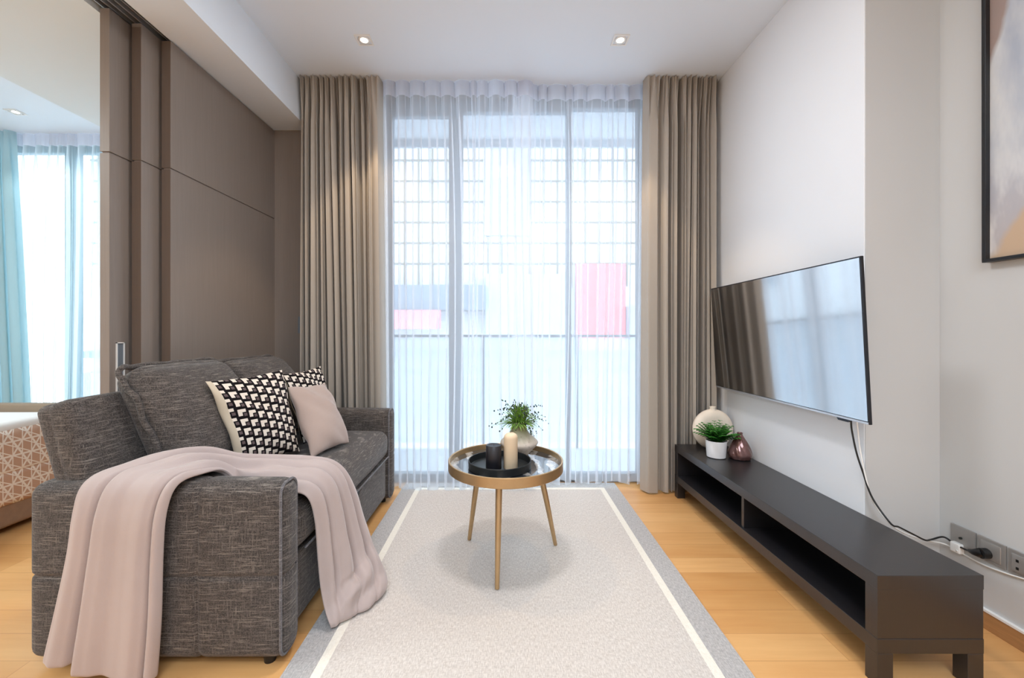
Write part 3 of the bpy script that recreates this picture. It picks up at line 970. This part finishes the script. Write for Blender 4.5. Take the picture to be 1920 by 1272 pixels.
# ================================================================== CUSHIONS ON THE SOFA
def pillow(name, TL, TR, BR, BL, th, mats, label, group=None, seed=0, ear=0.06, n=26, band=None):
    TL, TR, BR, BL = [Vector(p) for p in (TL, TR, BR, BL)]
    cen = (TL + TR + BR + BL) / 4
    nrm = (TR - TL).cross(TL - BL).normalized() * 1.0
    rnd = random.Random(seed)
    ph = [rnd.uniform(0, 6) for _ in range(6)]
    mb = MB()
    def pt(u, v, side):
        a = u * (1 - ear * (1 - v * v)); b = v * (1 - ear * (1 - u * u))
        s = (a + 1) / 2; t = (b + 1) / 2
        p = (BL.lerp(BR, s)).lerp(TL.lerp(TR, s), t)
        k = max(0, (1 - abs(u) ** 2.2)) ** 0.55 * max(0, (1 - abs(v) ** 2.2)) ** 0.55
        w = 0.10 * math.sin(5 * u + ph[0] + 2 * v) * math.sin(4 * v + ph[1]) + 0.05 * math.sin(11 * (u * 0.6 + v) + ph[2])
        edge = 1 - k
        return p + nrm * side * th * k * (1 + w) + nrm * 0.006 * math.sin(7 * (u + v) + ph[3]) * edge
    for side, mi in ((1, 0), (-1, 1 if len(mats) > 1 else 0)):
        P = []
        ts = [-math.cos(PI * i / n) for i in range(n + 1)]
        for u in ts:
            P.append([tuple(pt(u, v, side)) for v in ts])
        o = mb.grid(P, mi)
        if band is not None and side == 1:
            f0 = len(mb.f) - n * n
            for i in range(n):
                if ts[i] < band:
                    for j in range(n):
                        mb.mi[f0 + i * n + j] = 1
        for i, u in enumerate(ts):
            for j, v in enumerate(ts):
                mb.uv[o + i * (n + 1) + j] = ((u + 1) / 2, (v + 1) / 2)
    # stay away from remove_doubles changing indices: build manually
    me = bpy.data.meshes.new(name)
    me.from_pydata([tuple(Vector(p) - cen) for p in mb.v], [], mb.f)
    for mt in mats:
        me.materials.append(mt)
    me.polygons.foreach_set('material_index', mb.mi)
    ul = me.uv_layers.new(name='UVMap')
    for lp in me.loops:
        ul.data[lp.index].uv = mb.uv[lp.vertex_index]
    bm = bmesh.new(); bm.from_mesh(me)
    bmesh.ops.remove_doubles(bm, verts=bm.verts, dist=1e-5)
    bmesh.ops.recalc_face_normals(bm, faces=bm.faces)
    bm.to_mesh(me); bm.free()
    me.polygons.foreach_set('use_smooth', [True] * len(me.polygons))
    ob = bpy.data.objects.new(name, me)
    ob.location = cen
    C.objects.link(ob)
    tag(ob, label, 'cushion', group)
    return ob
pillow('patterned_cushion', (-1.245, 1.725, 0.888), (-1.100, 2.055, 0.906), (-0.985, 2.00, 0.515), (-1.105, 1.73, 0.525), 0.058,
       [M['pattern'], M['pillow_back']], 'large black and ivory geometric cushion in front, leaning near the sofa middle', 'geometric cushions', 3, band=-0.93)
pillow('patterned_cushion', (-1.178, 2.20, 0.868), (-1.098, 2.48, 0.888), (-0.985, 2.45, 0.500), (-1.06, 2.18, 0.500), 0.045,
       [M['pattern'], M['pillow_back']], 'black and ivory geometric cushion mostly hidden behind the plain pink one', 'geometric cushions', 8)
pillow('velvet_cushion', (-1.075, 2.065, 0.818), (-1.020, 2.35, 0.800), (-0.822, 2.20, 0.506), (-0.900, 1.945, 0.500), 0.066,
       [M['blush']], 'plain dusty pink velvet cushion at the right of the patterned ones', None, 5)

# ================================================================== THROW BLANKET
# stations: (left edge point, right edge point, bulge); the cloth runs up the outside of the near arm, over it,
# turns along the seat and falls over the seat front to the rug
ST = [
    ((-1.430, 1.302, 0.082), (-1.085, 1.304, 0.012), 0.0),
    ((-1.392, 1.304, 0.250), (-1.070, 1.302, 0.200), 0.0),
    ((-1.360, 1.306, 0.410), (-1.065, 1.302, 0.400), 0.0),
    ((-1.345, 1.306, 0.530), (-1.055, 1.302, 0.530), 0.0),
    ((-1.335, 1.324, 0.606), (-1.035, 1.320, 0.604), 0.0),
    ((-1.290, 1.385, 0.628), (-1.000, 1.385, 0.610), 0.0),
    ((-1.235, 1.470, 0.640), (-0.985, 1.446, 0.590), 0.01),
    ((-1.180, 1.570, 0.628), (-0.955, 1.475, 0.530), 0.02),
    ((-1.085, 1.640, 0.570), (-0.900, 1.480, 0.510), 0.03),
    ((-0.955, 1.740, 0.530), (-0.840, 1.475, 0.515), 0.03),
    ((-0.835, 1.800, 0.510), (-0.775, 1.475, 0.515), 0.02),
    ((-0.745, 1.815, 0.482), (-0.712, 1.480, 0.500), 0.02),
    ((-0.690, 1.830, 0.390), (-0.694, 1.500, 0.410), 0.01),
    ((-0.650, 1.830, 0.270), (-0.688, 1.512, 0.270), 0.01),
    ((-0.595, 1.815, 0.160), (-0.680, 1.520, 0.150), 0.01),
    ((-0.520, 1.775, 0.075), (-0.660, 1.515, 0.070), 0.02),
    ((-0.490, 1.720, 0.035), (-0.635, 1.500, 0.030), 0.01),
    ((-0.520, 1.680, 0.016), (-0.640, 1.530, 0.016), 0.0),
]
PR1 = [(0, .0), (.06, .022), (.14, .030), (.22, .024), (.275, .0), (.31, .016), (.37, .038), (.46, .034), (.58, .022), (.70, .026), (.82, .032), (.88, .022), (.905, .004), (.93, .018), (.97, .026), (1, .002)]
PR2 = [(0, .0), (.08, .030), (.17, .036), (.235, .004), (.30, .026), (.38, .042), (.47, .030), (.535, .002), (.60, .030), (.70, .046), (.80, .030), (.855, .010), (.92, .030), (1, .0)]
def prof_at(PRF, v):
    v = min(1, max(0, v))
    for (a, x), (b, y) in zip(PRF[:-1], PRF[1:]):
        if v <= b:
            t = (v - a) / (b - a)
            t = t * t * (3 - 2 * t)
            return x + (y - x) * t
    return PRF[-1][1]
def throw():
    flat = [tuple(a) + tuple(b) + (c,) for a, b, c in ST]
    S = catmull(flat, 6)
    nv = 72
    n = len(S)
    base = []
    for s in S:
        A = Vector(s[0:3]); B = Vector(s[3:6])
        base.append([A.lerp(B, j / nv) for j in range(nv + 1)])
    P = []
    for i in range(n):
        row = []
        g = i / (n - 1)
        for j in range(nv + 1):
            v = j / nv
            p = base[i][j]
            du = base[min(i + 1, n - 1)][j] - base[max(i - 1, 0)][j]
            dv = base[i][min(j + 1, nv)] - base[i][max(j - 1, 0)]
            nr = du.cross(dv)
            nr = -nr.normalized() if nr.length > 1e-9 else Vector((0, 0, 1))
            # pleats
            sw = v + 0.05 * math.sin(g * 7)
            hang1 = max(0, 1 - g / 0.30)
            top = math.exp(-((g - 0.5) / 0.2) ** 2)
            hang2 = max(0, (g - 0.62) / 0.38)
            f1 = 0.5 + 0.5 * math.cos(2 * PI * (sw * 2.6 - 0.25))
            f1 = f1 ** 1.5
            f2 = 0.5 + 0.5 * math.cos(2 * PI * (sw * 3.1 + 0.3 + 0.5 * g))
            f3 = 0.5 + 0.5 * math.cos(2 * PI * (v * 6.3 + g * 2))
            w1 = min(1, max(0, (0.42 - g) / 0.16)); w3 = min(1, max(0, (g - 0.50) / 0.14)); w2 = max(0, 1 - w1 - w3)
            d = w1 * prof_at(PR1, v + 0.03 * math.sin(g * 14) * math.sin(PI * v)) * (0.75 + 0.6 * hang1)
            d += w2 * (0.030 * f2 + 0.010 * f3)
            d += w3 * prof_at(PR2, v + 0.05 * math.sin(g * 17) * math.sin(PI * v)) * 1.15 * (1 - 0.75 * min(1, max(0, (g - 0.80) / 0.12)))
            d += S[i][6] * math.sin(PI * v)
            # rolled edges
            e = min(v, 1 - v)
            d += 0.006
            q = p + nr * d
            # cross folds where the cloth gathers near the rug
            if g > 0.84:
                k = (g - 0.84) / 0.16
                q += nr * 0.013 * math.sin(k * 11 - v * 6 + 2) * math.sin(PI * v)
            if q.z < 0.018:
                q.z = 0.018
            row.append(tuple(q))
        P.append(row)
    mb = MB()
    mb.grid(P)
    # rolled hems along both long edges and both ends
    o = mb.build('throw_blanket', M['throw'], smooth=True, solid=0.009, subsurf=1)
    tag(o, 'soft mauve throw blanket draped over the near sofa arm and falling off the seat', 'blanket')
    return o
throw()

# ================================================================== COFFEE TABLE
TX, TY = 0.008, 2.0
tb = thing('coffee_table', 'round gold metal tray table with dark marbled top and three slanted legs', 'table', (TX, TY, 0.008))
TR = 0.276
MB().lathe((TX, TY, 0), [(TR - 0.012, 0.436), (TR - 0.002, 0.436), (TR, 0.438), (TR, 0.480), (TR - 0.002, 0.482), (TR - 0.007, 0.482), (TR - 0.009, 0.480), (TR - 0.009, 0.452), (TR - 0.012, 0.436)], 96).build('rim', M['brass'], tb, autos=35)
MB().lathe((TX, TY, 0), [(0, 0.452), (TR - 0.0085, 0.452), (TR - 0.0085, 0.456), (0, 0.456)], 96).build('tabletop', M['marble'], tb, autos=35)
MB().lathe((TX, TY, 0), [(0, 0.437), (TR - 0.010, 0.437), (TR - 0.010, 0.451), (0, 0.451)], 64).build('underside_plate', M['brass'], tb, autos=35)
for fx, fy in ((-0.029, 1.744), (-0.181, 2.156), (0.2615, 2.103)):
    d = Vector((fx - 0.016, fy - 2.0))
    tx, ty = TX + d.x * 0.66, TY + d.y * 0.66
    MB().tube([(tx, ty, 0.44), (lerp(tx, fx, 0.5), lerp(ty, fy, 0.5), 0.235), (fx, fy, 0.0095)], [0.0155, 0.0135, 0.0095], 20).build('leg', M['brass'], tb, autos=40)

# tray with two candles, vase with greenery
tx, ty, tz = -0.020, 1.945, 0.456
MB_ = MB().lathe((tx, ty, tz), [(0, 0.001), (0.143, 0.001), (0.147, 0.004), (0.148, 0.036), (0.146, 0.038), (0.143, 0.036), (0.141, 0.008), (0.137, 0.006), (0, 0.006)], 72)
tag(MB_.build('round_tray', M['tray'], autos=40), 'round black tray with low rim on the gold table, holding two candles', 'tray')
def candle(x, y, z, r, h, mat, label, dome):
    t = thing('pillar_candle', label, 'candle', (x, y, z))
    prof = [(0, 0), (r - 0.001, 0), (r, 0.002), (r, h - dome - 0.002)]
    if dome > 0.004:
        for k in range(1, 9):
            a = k / 8 * PI / 2
            prof.append((r * math.cos(a) ** 0.7, h - dome + dome * math.sin(a)))
    else:
        prof += [(r - 0.002, h), (r - 0.006, h), (r - 0.010, h - 0.003), (0, h - 0.004)]
    MB().lathe((x, y, z), prof, 40).build('wax', mat, t, autos=50)
    MB().tube([(x, y, z + h - 0.006), (x + 0.001, y, z + h + 0.004)], 0.0012, 6).build('wick', M['wick'], t)
candle(-0.048, 1.915, 0.462, 0.036, 0.108, M['black_candle'], 'short thick black pillar candle on the black tray', 0.0)
candle(0.031, 1.92, 0.462, 0.0325, 0.163, M['cream_candle'], 'tall cream pillar candle with rounded top on the black tray', 0.024)

vx, vy, vz = 0.079, 2.146, 0.456
va = thing('ceramic_vase', 'speckled cream and olive vase with wide body and narrow neck, filled with grassy sprigs', 'vase', (vx, vy, vz))
MB().lathe((vx, vy, vz), [(0, 0.001), (0.044, 0.001), (0.048, 0.006), (0.070, 0.030), (0.091, 0.052), (0.097, 0.062), (0.096, 0.070), (0.088, 0.080), (0.070, 0.096), (0.052, 0.112), (0.041, 0.130), (0.038, 0.150), (0.038, 0.164), (0.040, 0.170), (0.037, 0.170), (0.035, 0.165), (0.035, 0.135), (0, 0.13)], 60,
           wob=lambda a, z: 1 + 0.012 * math.cos(12 * a) * (1 if 0.02 < z < 0.12 else 0)).build('body', M['vase'], va, smooth=True, origin=(vx, vy, vz))
def sprigs():
    rnd = random.Random(4)
    leaves, stems, seeds = MB(), MB(), MB()
    c = Vector((vx, vy, vz + 0.150))
    for i in range(300):
        a = rnd.uniform(0, 2 * PI)
        el = rnd.uniform(-0.15, 1.0) ** 1.0
        L = rnd.uniform(0.07, 0.13)
        dr = Vector((math.cos(a) * math.cos(el * 1.4), math.sin(a) * math.cos(el * 1.4), math.sin(max(0.15, el) * 1.4)))
        st = c + Vector((rnd.uniform(-0.022, 0.022), rnd.uniform(-0.022, 0.022), 0))
        side = dr.cross(Vector((0, 0, 1)))
        if side.length < 0.05:
            side = Vector((1, 0, 0))
        side.normalize()
        w = rnd.uniform(0.002, 0.0048)
        P = []
        for k in range(6):
            t = k / 5
            p = st + dr * L * t + Vector((0, 0, 0.02 * math.sin(PI * t * 0.6) - 0.035 * t * t * (1.2 - el)))
            ww = w * math.sin(PI * (0.12 + 0.86 * t))
            P.append([tuple(p - side * ww), tuple(p + Vector((0, 0, ww * 0.4))), tuple(p + side * ww)])
        leaves.grid(P)
    for i in range(74):
        a = rnd.uniform(0, 2 * PI)
        el = rnd.uniform(-0.05, 1.35)
        L = rnd.uniform(0.11, 0.175) * (0.85 if el > 1 else 1)
        dr = Vector((math.cos(a) * math.cos(el), math.sin(a) * math.cos(el), math.sin(el)))
        droop = rnd.uniform(0.0, 0.05)
        pts = []
        for k in range(6):
            t = k / 5
            p = c + dr * L * t + Vector((0, 0, 0.03 * math.sin(PI * t) - droop * t * t))
            pts.append(p)
        if i % 2 == 0:
            stems.tube([tuple(p) for p in pts], 0.0008, 5)
        for q in range(rnd.choice((2, 3, 4))):
            tt = 1 - q * 0.11
            idx = tt * 5
            i0 = min(4, int(idx)); p = pts[i0].lerp(pts[i0 + 1], idx - i0)
            p = p + Vector((rnd.uniform(-1, 1), rnd.uniform(-1, 1), rnd.uniform(-1, 1))) * 0.006
            r = rnd.uniform(0.0024, 0.0046)
            seeds.lathe(tuple(p), [(0, -r * 1.3), (r * 0.8, -r * 0.7), (r, 0), (r * 0.7, r * 0.8), (0, r * 1.3)], 7)
    o = leaves.build('leaves', M['sprig'], va, smooth=True)
    o['kind'] = 'stuff'
    stems.build('stems', M['sprig'], va)['kind'] = 'stuff'
    seeds.build('seed_heads', M['berry'], va, smooth=True)['kind'] = 'stuff'
sprigs()

# ================================================================== TV BENCH
sx0, sx1, sy0, sy1 = 1.151, 1.480, 1.274, 2.748
def shear_x(mb):
    mb.v = [(x - 0.017 * (y - sy0) / (sy1 - sy0), y, z) for x, y, z in mb.v]
    return mb
bn = thing('tv_bench', 'long low black brown wooden bench with an open shelf, under the television', 'media bench', (1.3, 2.0, 0))
shear_x(MB().box(sx0, sx1, sy0, sy1, 0.300, 0.344)).build('top_board', M['stand'], bn, bevel=0.0015)
shear_x(MB().box(sx0, sx1, sy0 + 0.0, sy1, 0.102, 0.148)).build('shelf', M['stand'], bn, bevel=0.0015)
shear_x(MB().box(sx0 + 0.001, sx1 - 0.001, sy0 + 0.001, sy0 + 0.044, 0.148, 0.300)).build('end_panel', M['stand'], bn, bevel=0.001)
shear_x(MB().box(sx0 + 0.001, sx1 - 0.001, sy1 - 0.044, sy1 - 0.001, 0.148, 0.300)).build('end_panel', M['stand'], bn, bevel=0.001)
shear_x(MB().box(sx1 - 0.014, sx1 - 0.002, sy0 + 0.044, sy1 - 0.044, 0.148, 0.300)).build('back_panel', M['stand'], bn)
shear_x(MB().box(sx0 + 0.012, sx1 - 0.014, 1.990, 2.010, 0.148, 0.300)).build('divider', M['stand'], bn, bevel=0.001)
for (a, b) in ((sx0, sx0 + 0.05), (sx1 - 0.05, sx1)):
    for (c, d) in ((sy0, sy0 + 0.045), (sy1 - 0.045, sy1)):
        shear_x(MB().box(a + 0.0005, b - 0.0005, c + 0.0005, d - 0.0005, 0, 0.102)).build('leg', M['stand'], bn, bevel=0.0015)

# potted fern-like plant
px_, py_, pz_ = 1.268, 2.47, 0.344
pt = thing('potted_plant', 'small green artificial plant in a plain white pot on the far end of the bench', 'plant', (px_, py_, pz_))
MB().lathe((px_, py_, pz_), [(0, 0.001), (0.048, 0.001), (0.052, 0.004), (0.058, 0.098), (0.057, 0.101), (0.053, 0.099), (0.050, 0.088), (0, 0.086)], 44).build('pot', M['pot'], pt, autos=45)
MB().lathe((px_, py_, pz_), [(0, 0.092), (0.030, 0.091), (0.0505, 0.088)], 24).build('soil', M['soil'], pt, smooth=True)
def fern():
    rnd = random.Random(12)
    mb = MB()
    for i in range(64):
        a = 2 * PI * i / 64 * 1.0 + rnd.uniform(-0.25, 0.25)
        el = rnd.uniform(0.62, 1.5)
        L = rnd.uniform(0.085, 0.125)
        h = Vector((math.cos(a), math.sin(a), 0))
        pts = []
        for k in range(9):
            t = k / 8
            r = L * (math.cos(el) * t + 0.25 * t * t)
            z = L * (math.sin(el) * t - 0.25 * t * t * math.cos(el)) 
            pts.append(Vector((px_, py_, pz_ + 0.088)) + h * (0.008 + r) + Vector((0, 0, z)))
        mb.tube([tuple(p) for p in pts], 0.0011, 5)
        for k in range(1, 9):
            p = pts[k]
            d = (pts[k] - pts[k - 1]).normalized()
            sd = d.cross(Vector((0, 0, 1)))
            if sd.length < 0.05:
                sd = Vector((1, 0, 0))
            sd.normalize()
            for s in (-1, 1):
                ll = 0.034 * (1 - abs(k / 8 - 0.45) * 0.9)
                q = (sd * s * 0.8 + d * 0.6).normalized()
                wv = q.cross(Vector((0, 0, 1))).normalized() * 0.0075
                P = []
                for m_ in range(4):
                    t = m_ / 3
                    c = p + q * ll * t + Vector((0, 0, -0.006 * t * t))
                    ww = wv * math.sin(PI * (0.15 + 0.8 * t))
                    P.append([tuple(c - ww), tuple(c + Vector((0, 0, 0.001))), tuple(c + ww)])
                mb.grid(P)
    mb.build('foliage', M['leaf'], pt, smooth=True)
fern()

# flat round vase
fx, fy, fz = 1.340, 2.655, 0.344
fv = thing('round_flat_vase', 'flat round cream stoneware vase behind the potted plant', 'vase', (fx, fy, fz))
def disc_vase():
    mb = MB()
    R, T = 0.128, 0.036
    P = []
    n = 48
    for i in range(n):
        a = 2 * PI * i / n
        row = []
        for k in range(17):
            b = -PI / 2 + PI * k / 16
            r = R * (0.55 + 0.45 * math.cos(b) ** 0.8) if abs(math.cos(b)) > 1e-6 else R * 0.55
            yy = T * math.sin(b)
            zz = r * math.sin(a)
            if zz < -R * 0.955: zz = -R * 0.955
            row.append((fx + r * math.cos(a), fy + yy, fz + R * 0.955 + 0.001 + zz))
        P.append(row)
    o = mb.grid(P, closed_u=True)
    ca = len(mb.v); mb.v.append((fx, fy - T * 1.05, fz + R * 0.955)); cb = len(mb.v); mb.v.append((fx, fy + T * 1.05, fz + R * 0.955))
    for i in range(n):
        j = (i + 1) % n
        mb.f.append((o + i * 17, o + j * 17, ca)); mb.mi.append(0)
        mb.f.append((o + i * 17 + 16, cb, o + j * 17 + 16)); mb.mi.append(0)
    mb.build('body', M['moon_vase'], fv, smooth=True)
    MB().lathe((fx, fy, fz + R * 1.93), [(0.026, -0.012), (0.018, 0.0), (0.017, 0.014), (0.020, 0.020), (0.015, 0.020), (0.013, 0.0)], 30).build('neck', M['moon_vase'], fv, smooth=True)
disc_vase()

# rose teardrop vase with twisted flutes
cx, cy, cz = 1.392, 2.44, 0.344
cv = thing('teardrop_vase', 'small glossy rose brown fluted teardrop vase beside the potted plant', 'vase', (cx, cy, cz))
prof = [(0, 0.001), (0.050, 0.001), (0.060, 0.012), (0.064, 0.028), (0.060, 0.050), (0.048, 0.082), (0.032, 0.112), (0.020, 0.132), (0.015, 0.144), (0.017, 0.152), (0.013, 0.152), (0.011, 0.140), (0, 0.130)]
P = []
n = 72
pf = catmull(prof, 4)
for i in range(n):
    a = 2 * PI * i / n
    row = []
    for (r, z) in pf:
        k = 1 + 0.075 * abs(math.cos(3.5 * (a + z * 7))) * (1 if z < 0.135 else 0.3) - 0.04
        row.append((cx + r * k * math.cos(a), cy + r * k * math.sin(a), cz + max(z, 0.001)))
    P.append(row)
mb = MB(); mb.grid(P, closed_u=True)
mb.build('body', M['copper'], cv, autos=50)

# ================================================================== TELEVISION
tvl = thing('television', 'large wall-mounted flat television, switched off, above the black bench', 'television', (1.43, 2.13, 1.05))
A = Vector((1.349, 1.565, 1.383)); B = Vector((1.352, 2.704, 1.373)); Cc = Vector((1.386, 2.704, 0.731)); D = Vector((1.383, 1.565, 0.741))
nv = Vector((1, 0, 0.05)).normalized()
def slab(name, quad, t0, t1, mat, parent, inset=(0, 0, 0, 0), **kw):
    a, b, c, d = quad
    v = [q + nv * t0 for q in (a, b, c, d)] + [q + nv * t1 for q in (a, b, c, d)]
    mb = MB(); mb.add(v, [(0, 1, 2, 3), (4, 7, 6, 5), (0, 4, 5, 1), (1, 5, 6, 2), (2, 6, 7, 3), (3, 7, 4, 0)])
    return mb.build(name, mat, parent, **kw)
slab('casing', (A, B, Cc, D), 0.0012, 0.013, M['tv_frame'], tvl, bevel=0.002)
e = 0.006
uu = (B - A).normalized(); vv = (D - A).normalized()
slab('screen', (A + uu * e + vv * e, B - uu * e + vv * e, Cc - uu * e - vv * 0.012, D + uu * e - vv * 0.012), 0.0, 0.002, M['screen'], tvl)
slab('bottom_strip', (D + uu * 0.003 - vv * 0.009, Cc - uu * 0.003 - vv * 0.009, Cc - uu * 0.003 - vv * 0.001, D + uu * 0.003 - vv * 0.001), -0.0005, 0.003, M['chrome'], tvl)
slab('sensor_bump', (D + uu * 0.09 - vv * 0.002, D + uu * 0.16 - vv * 0.002, D + uu * 0.15 + vv * 0.010, D + uu * 0.10 + vv * 0.010), 0.002, 0.012, M['tv_frame'], tvl)
MB().box(1.405, 1.440, 1.86, 2.42, 0.86, 1.24).build('rear_housing', M['black_plastic'], tvl, bevel=0.01)
MB().box(1.436, 1.4775, 1.98, 2.30, 0.95, 1.15).build('wall_bracket', M['black_plastic'], tvl)

# cables
cab = thing('power_cable', 'black power cable hanging from the television to the wall socket', 'cable', (1.45, 1.66, 0.75))
cp = catmull([(1.440, 1.74, 0.80), (1.438, 1.715, 0.745), (1.440, 1.712, 0.69), (1.449, 1.70, 0.60), (1.462, 1.685, 0.525), (1.478, 1.66, 0.43), (1.500, 1.605, 0.352), (1.530, 1.60, 0.338), (1.585, 1.60, 0.310), (1.640, 1.61, 0.283), (1.695, 1.64, 0.270), (1.755, 1.650, 0.275), (1.766, 1.620, 0.262), (1.764, 1.580, 0.262), (1.758, 1.556, 0.268)], 8)
MB().tube(cp, 0.0034, 8).build('cord', M['black_plastic'], cab, smooth=True)
pl = MB()
pl.tube([(1.758, 1.562, 0.268), (1.755, 1.548, 0.270), (1.756, 1.532, 0.275), (1.762, 1.522, 0.280)], [0.006, 0.010, 0.015, 0.017], 14)
pl.tube([(1.752, 1.520, 0.280), (1.778, 1.518, 0.281)], [0.018, 0.018], 16)
pl.build('plug', M['black_plastic'], cab, autos=45)
wc = catmull([(1.450, 1.73, 0.80), (1.449, 1.700, 0.735), (1.455, 1.690, 0.62), (1.468, 1.676, 0.50), (1.486, 1.664, 0.41), (1.520, 1.640, 0.345), (1.580, 1.640, 0.300), (1.68, 1.655, 0.262), (1.758, 1.660, 0.245), (1.776, 1.636, 0.239), (1.778, 1.590, 0.233), (1.778, 1.528, 0.231), (1.778, 1.46, 0.240), (1.778, 1.40, 0.252), (1.778, 1.30, 0.262)], 8)
tag(MB().tube(wc, 0.003, 8).build('white_cable', M['white'], smooth=True), 'thin white cable running along the wall just below the three socket plates', 'cable')
cl = MB(); rbox(cl, 1.760, 1.783, 1.598, 1.634, 0.232, 0.270, 0.005, mid=3)
cl.tube([(1.759, 1.606, 0.243), (1.7605, 1.606, 0.243)], 0.004, 10)
tag(cl.build('cable_clip', M['white'], smooth=True), 'small white clip holding the cable against the first socket plate', 'clip')

# wall plates
def plate(y0, y1, label, kind):
    t = thing('wall_plate', label, 'wall socket', (XR2, (y0 + y1) / 2, 0.292), 'steel wall plates')
    m = MB(); m.box(XR2 - 0.007, XR2, y0, y1, 0.249, 0.335)
    m.build('face_plate', M['plate'], t, bevel=0.0015)
    yc = (y0 + y1) / 2
    d = MB()
    if kind == 'coax':
        d.tube([(XR2 - 0.007, yc + 0.004, 0.292), (XR2 - 0.013, yc + 0.004, 0.292)], 0.0045, 12)
        d.build('coax_port', M['dark_alu'], t)
    elif kind == 'socket':
        rbox(d, XR2 - 0.010, XR2 - 0.006, y0 + 0.012, y1 - 0.012, 0.261, 0.323, 0.0018, mid=3)
        d.build('socket_insert', M['plate'], t, smooth=True)
    else:
        rbox(d, XR2 - 0.010, XR2 - 0.006, y0 + 0.012, y1 - 0.012, 0.261, 0.323, 0.0018, mid=3)
        d.build('socket_insert', M['plate'], t, smooth=True)
        h = MB()
        for (a, b) in ((-0.014, 0.302), (0.014, 0.302), (-0.014, 0.276), (0.014, 0.276)):
            h.box(XR2 - 0.0107, XR2 - 0.0098, yc + a - 0.004, yc + a + 0.004, b - 0.0045, b + 0.0045)
        h.build('socket_holes', M['black_plastic'], t)
plate(1.559, 1.646, 'steel wall plate with a single small round port, furthest from the camera', 'coax')
plate(1.465, 1.552, 'steel socket plate with the black plug in it, middle of the three', 'socket')
plate(1.371, 1.458, 'steel socket plate with empty holes, at the right edge of the photo', 'holes')

# ================================================================== PICTURE
pc = thing('framed_painting', 'black framed abstract painting in grey, white and tan on the right wall', 'picture', (XR2, 1.1, 1.85))
fy0, fy1, fz0, fz1 = 0.60, 1.516, 1.348, 2.45
f = MB()
for (a, b, c, d) in ((fy0, fy1, fz0, fz0 + 0.012), (fy0, fy1, fz1 - 0.012, fz1), (fy0, fy0 + 0.012, fz0 + 0.012, fz1 - 0.012), (fy1 - 0.012, fy1, fz0 + 0.012, fz1 - 0.012)):
    f.box(XR2 - 0.032, XR2, a, b, c, d)
f.build('frame', M['black_frame'], pc, bevel=0.001)
MB().box(XR2 - 0.016, XR2 - 0.004, fy0 + 0.012, fy1 - 0.012, fz0 + 0.012, fz1 - 0.012).build('canvas', M['art'], pc)

# ================================================================== BED (in the bedroom beyond the open panels)
bd = thing('bed', 'bed with white and tan triangle patterned cover, at the far left', 'bed', (-3.5, 1.9, 0))
m = MB(); rbox(m, -4.55, -2.68, 0.95, 2.55, 0.035, 0.20, 0.02, mid=5)
m.build('bed_base', M['bed_base'], bd, smooth=True)
m = MB(); rbox(m, -4.56, -2.655, 0.94, 2.56, 0.150, 0.575, 0.05, (0.006, 0.0, 0.004), 10, seams=[(2, 0.335, 0.006)], wr=0.003)
m.build('bed_cover', M['coverlet'], bd, smooth=True)
m = MB(); rbox(m, -4.54, -2.672, 0.96, 2.54, 0.52, 0.605, 0.035, (0, 0, 0.006), 8, wr=0.002)
m.build('bed_sheet', M['bed_sheet'], bd, smooth=True)
m = MB(); rbox(m, -4.60, -2.66, 2.565, 2.62, 0.0, 0.645, 0.012, mid=4)
m.build('footboard', M['headboard'], bd, smooth=True)
for (x, y) in ((-4.4, 1.05), (-2.85, 1.05), (-4.4, 2.45), (-2.85, 2.45)):
    MB().box(x - 0.03, x + 0.03, y - 0.03, y + 0.03, 0, 0.04).build('leg', M['black_plastic'], bd)
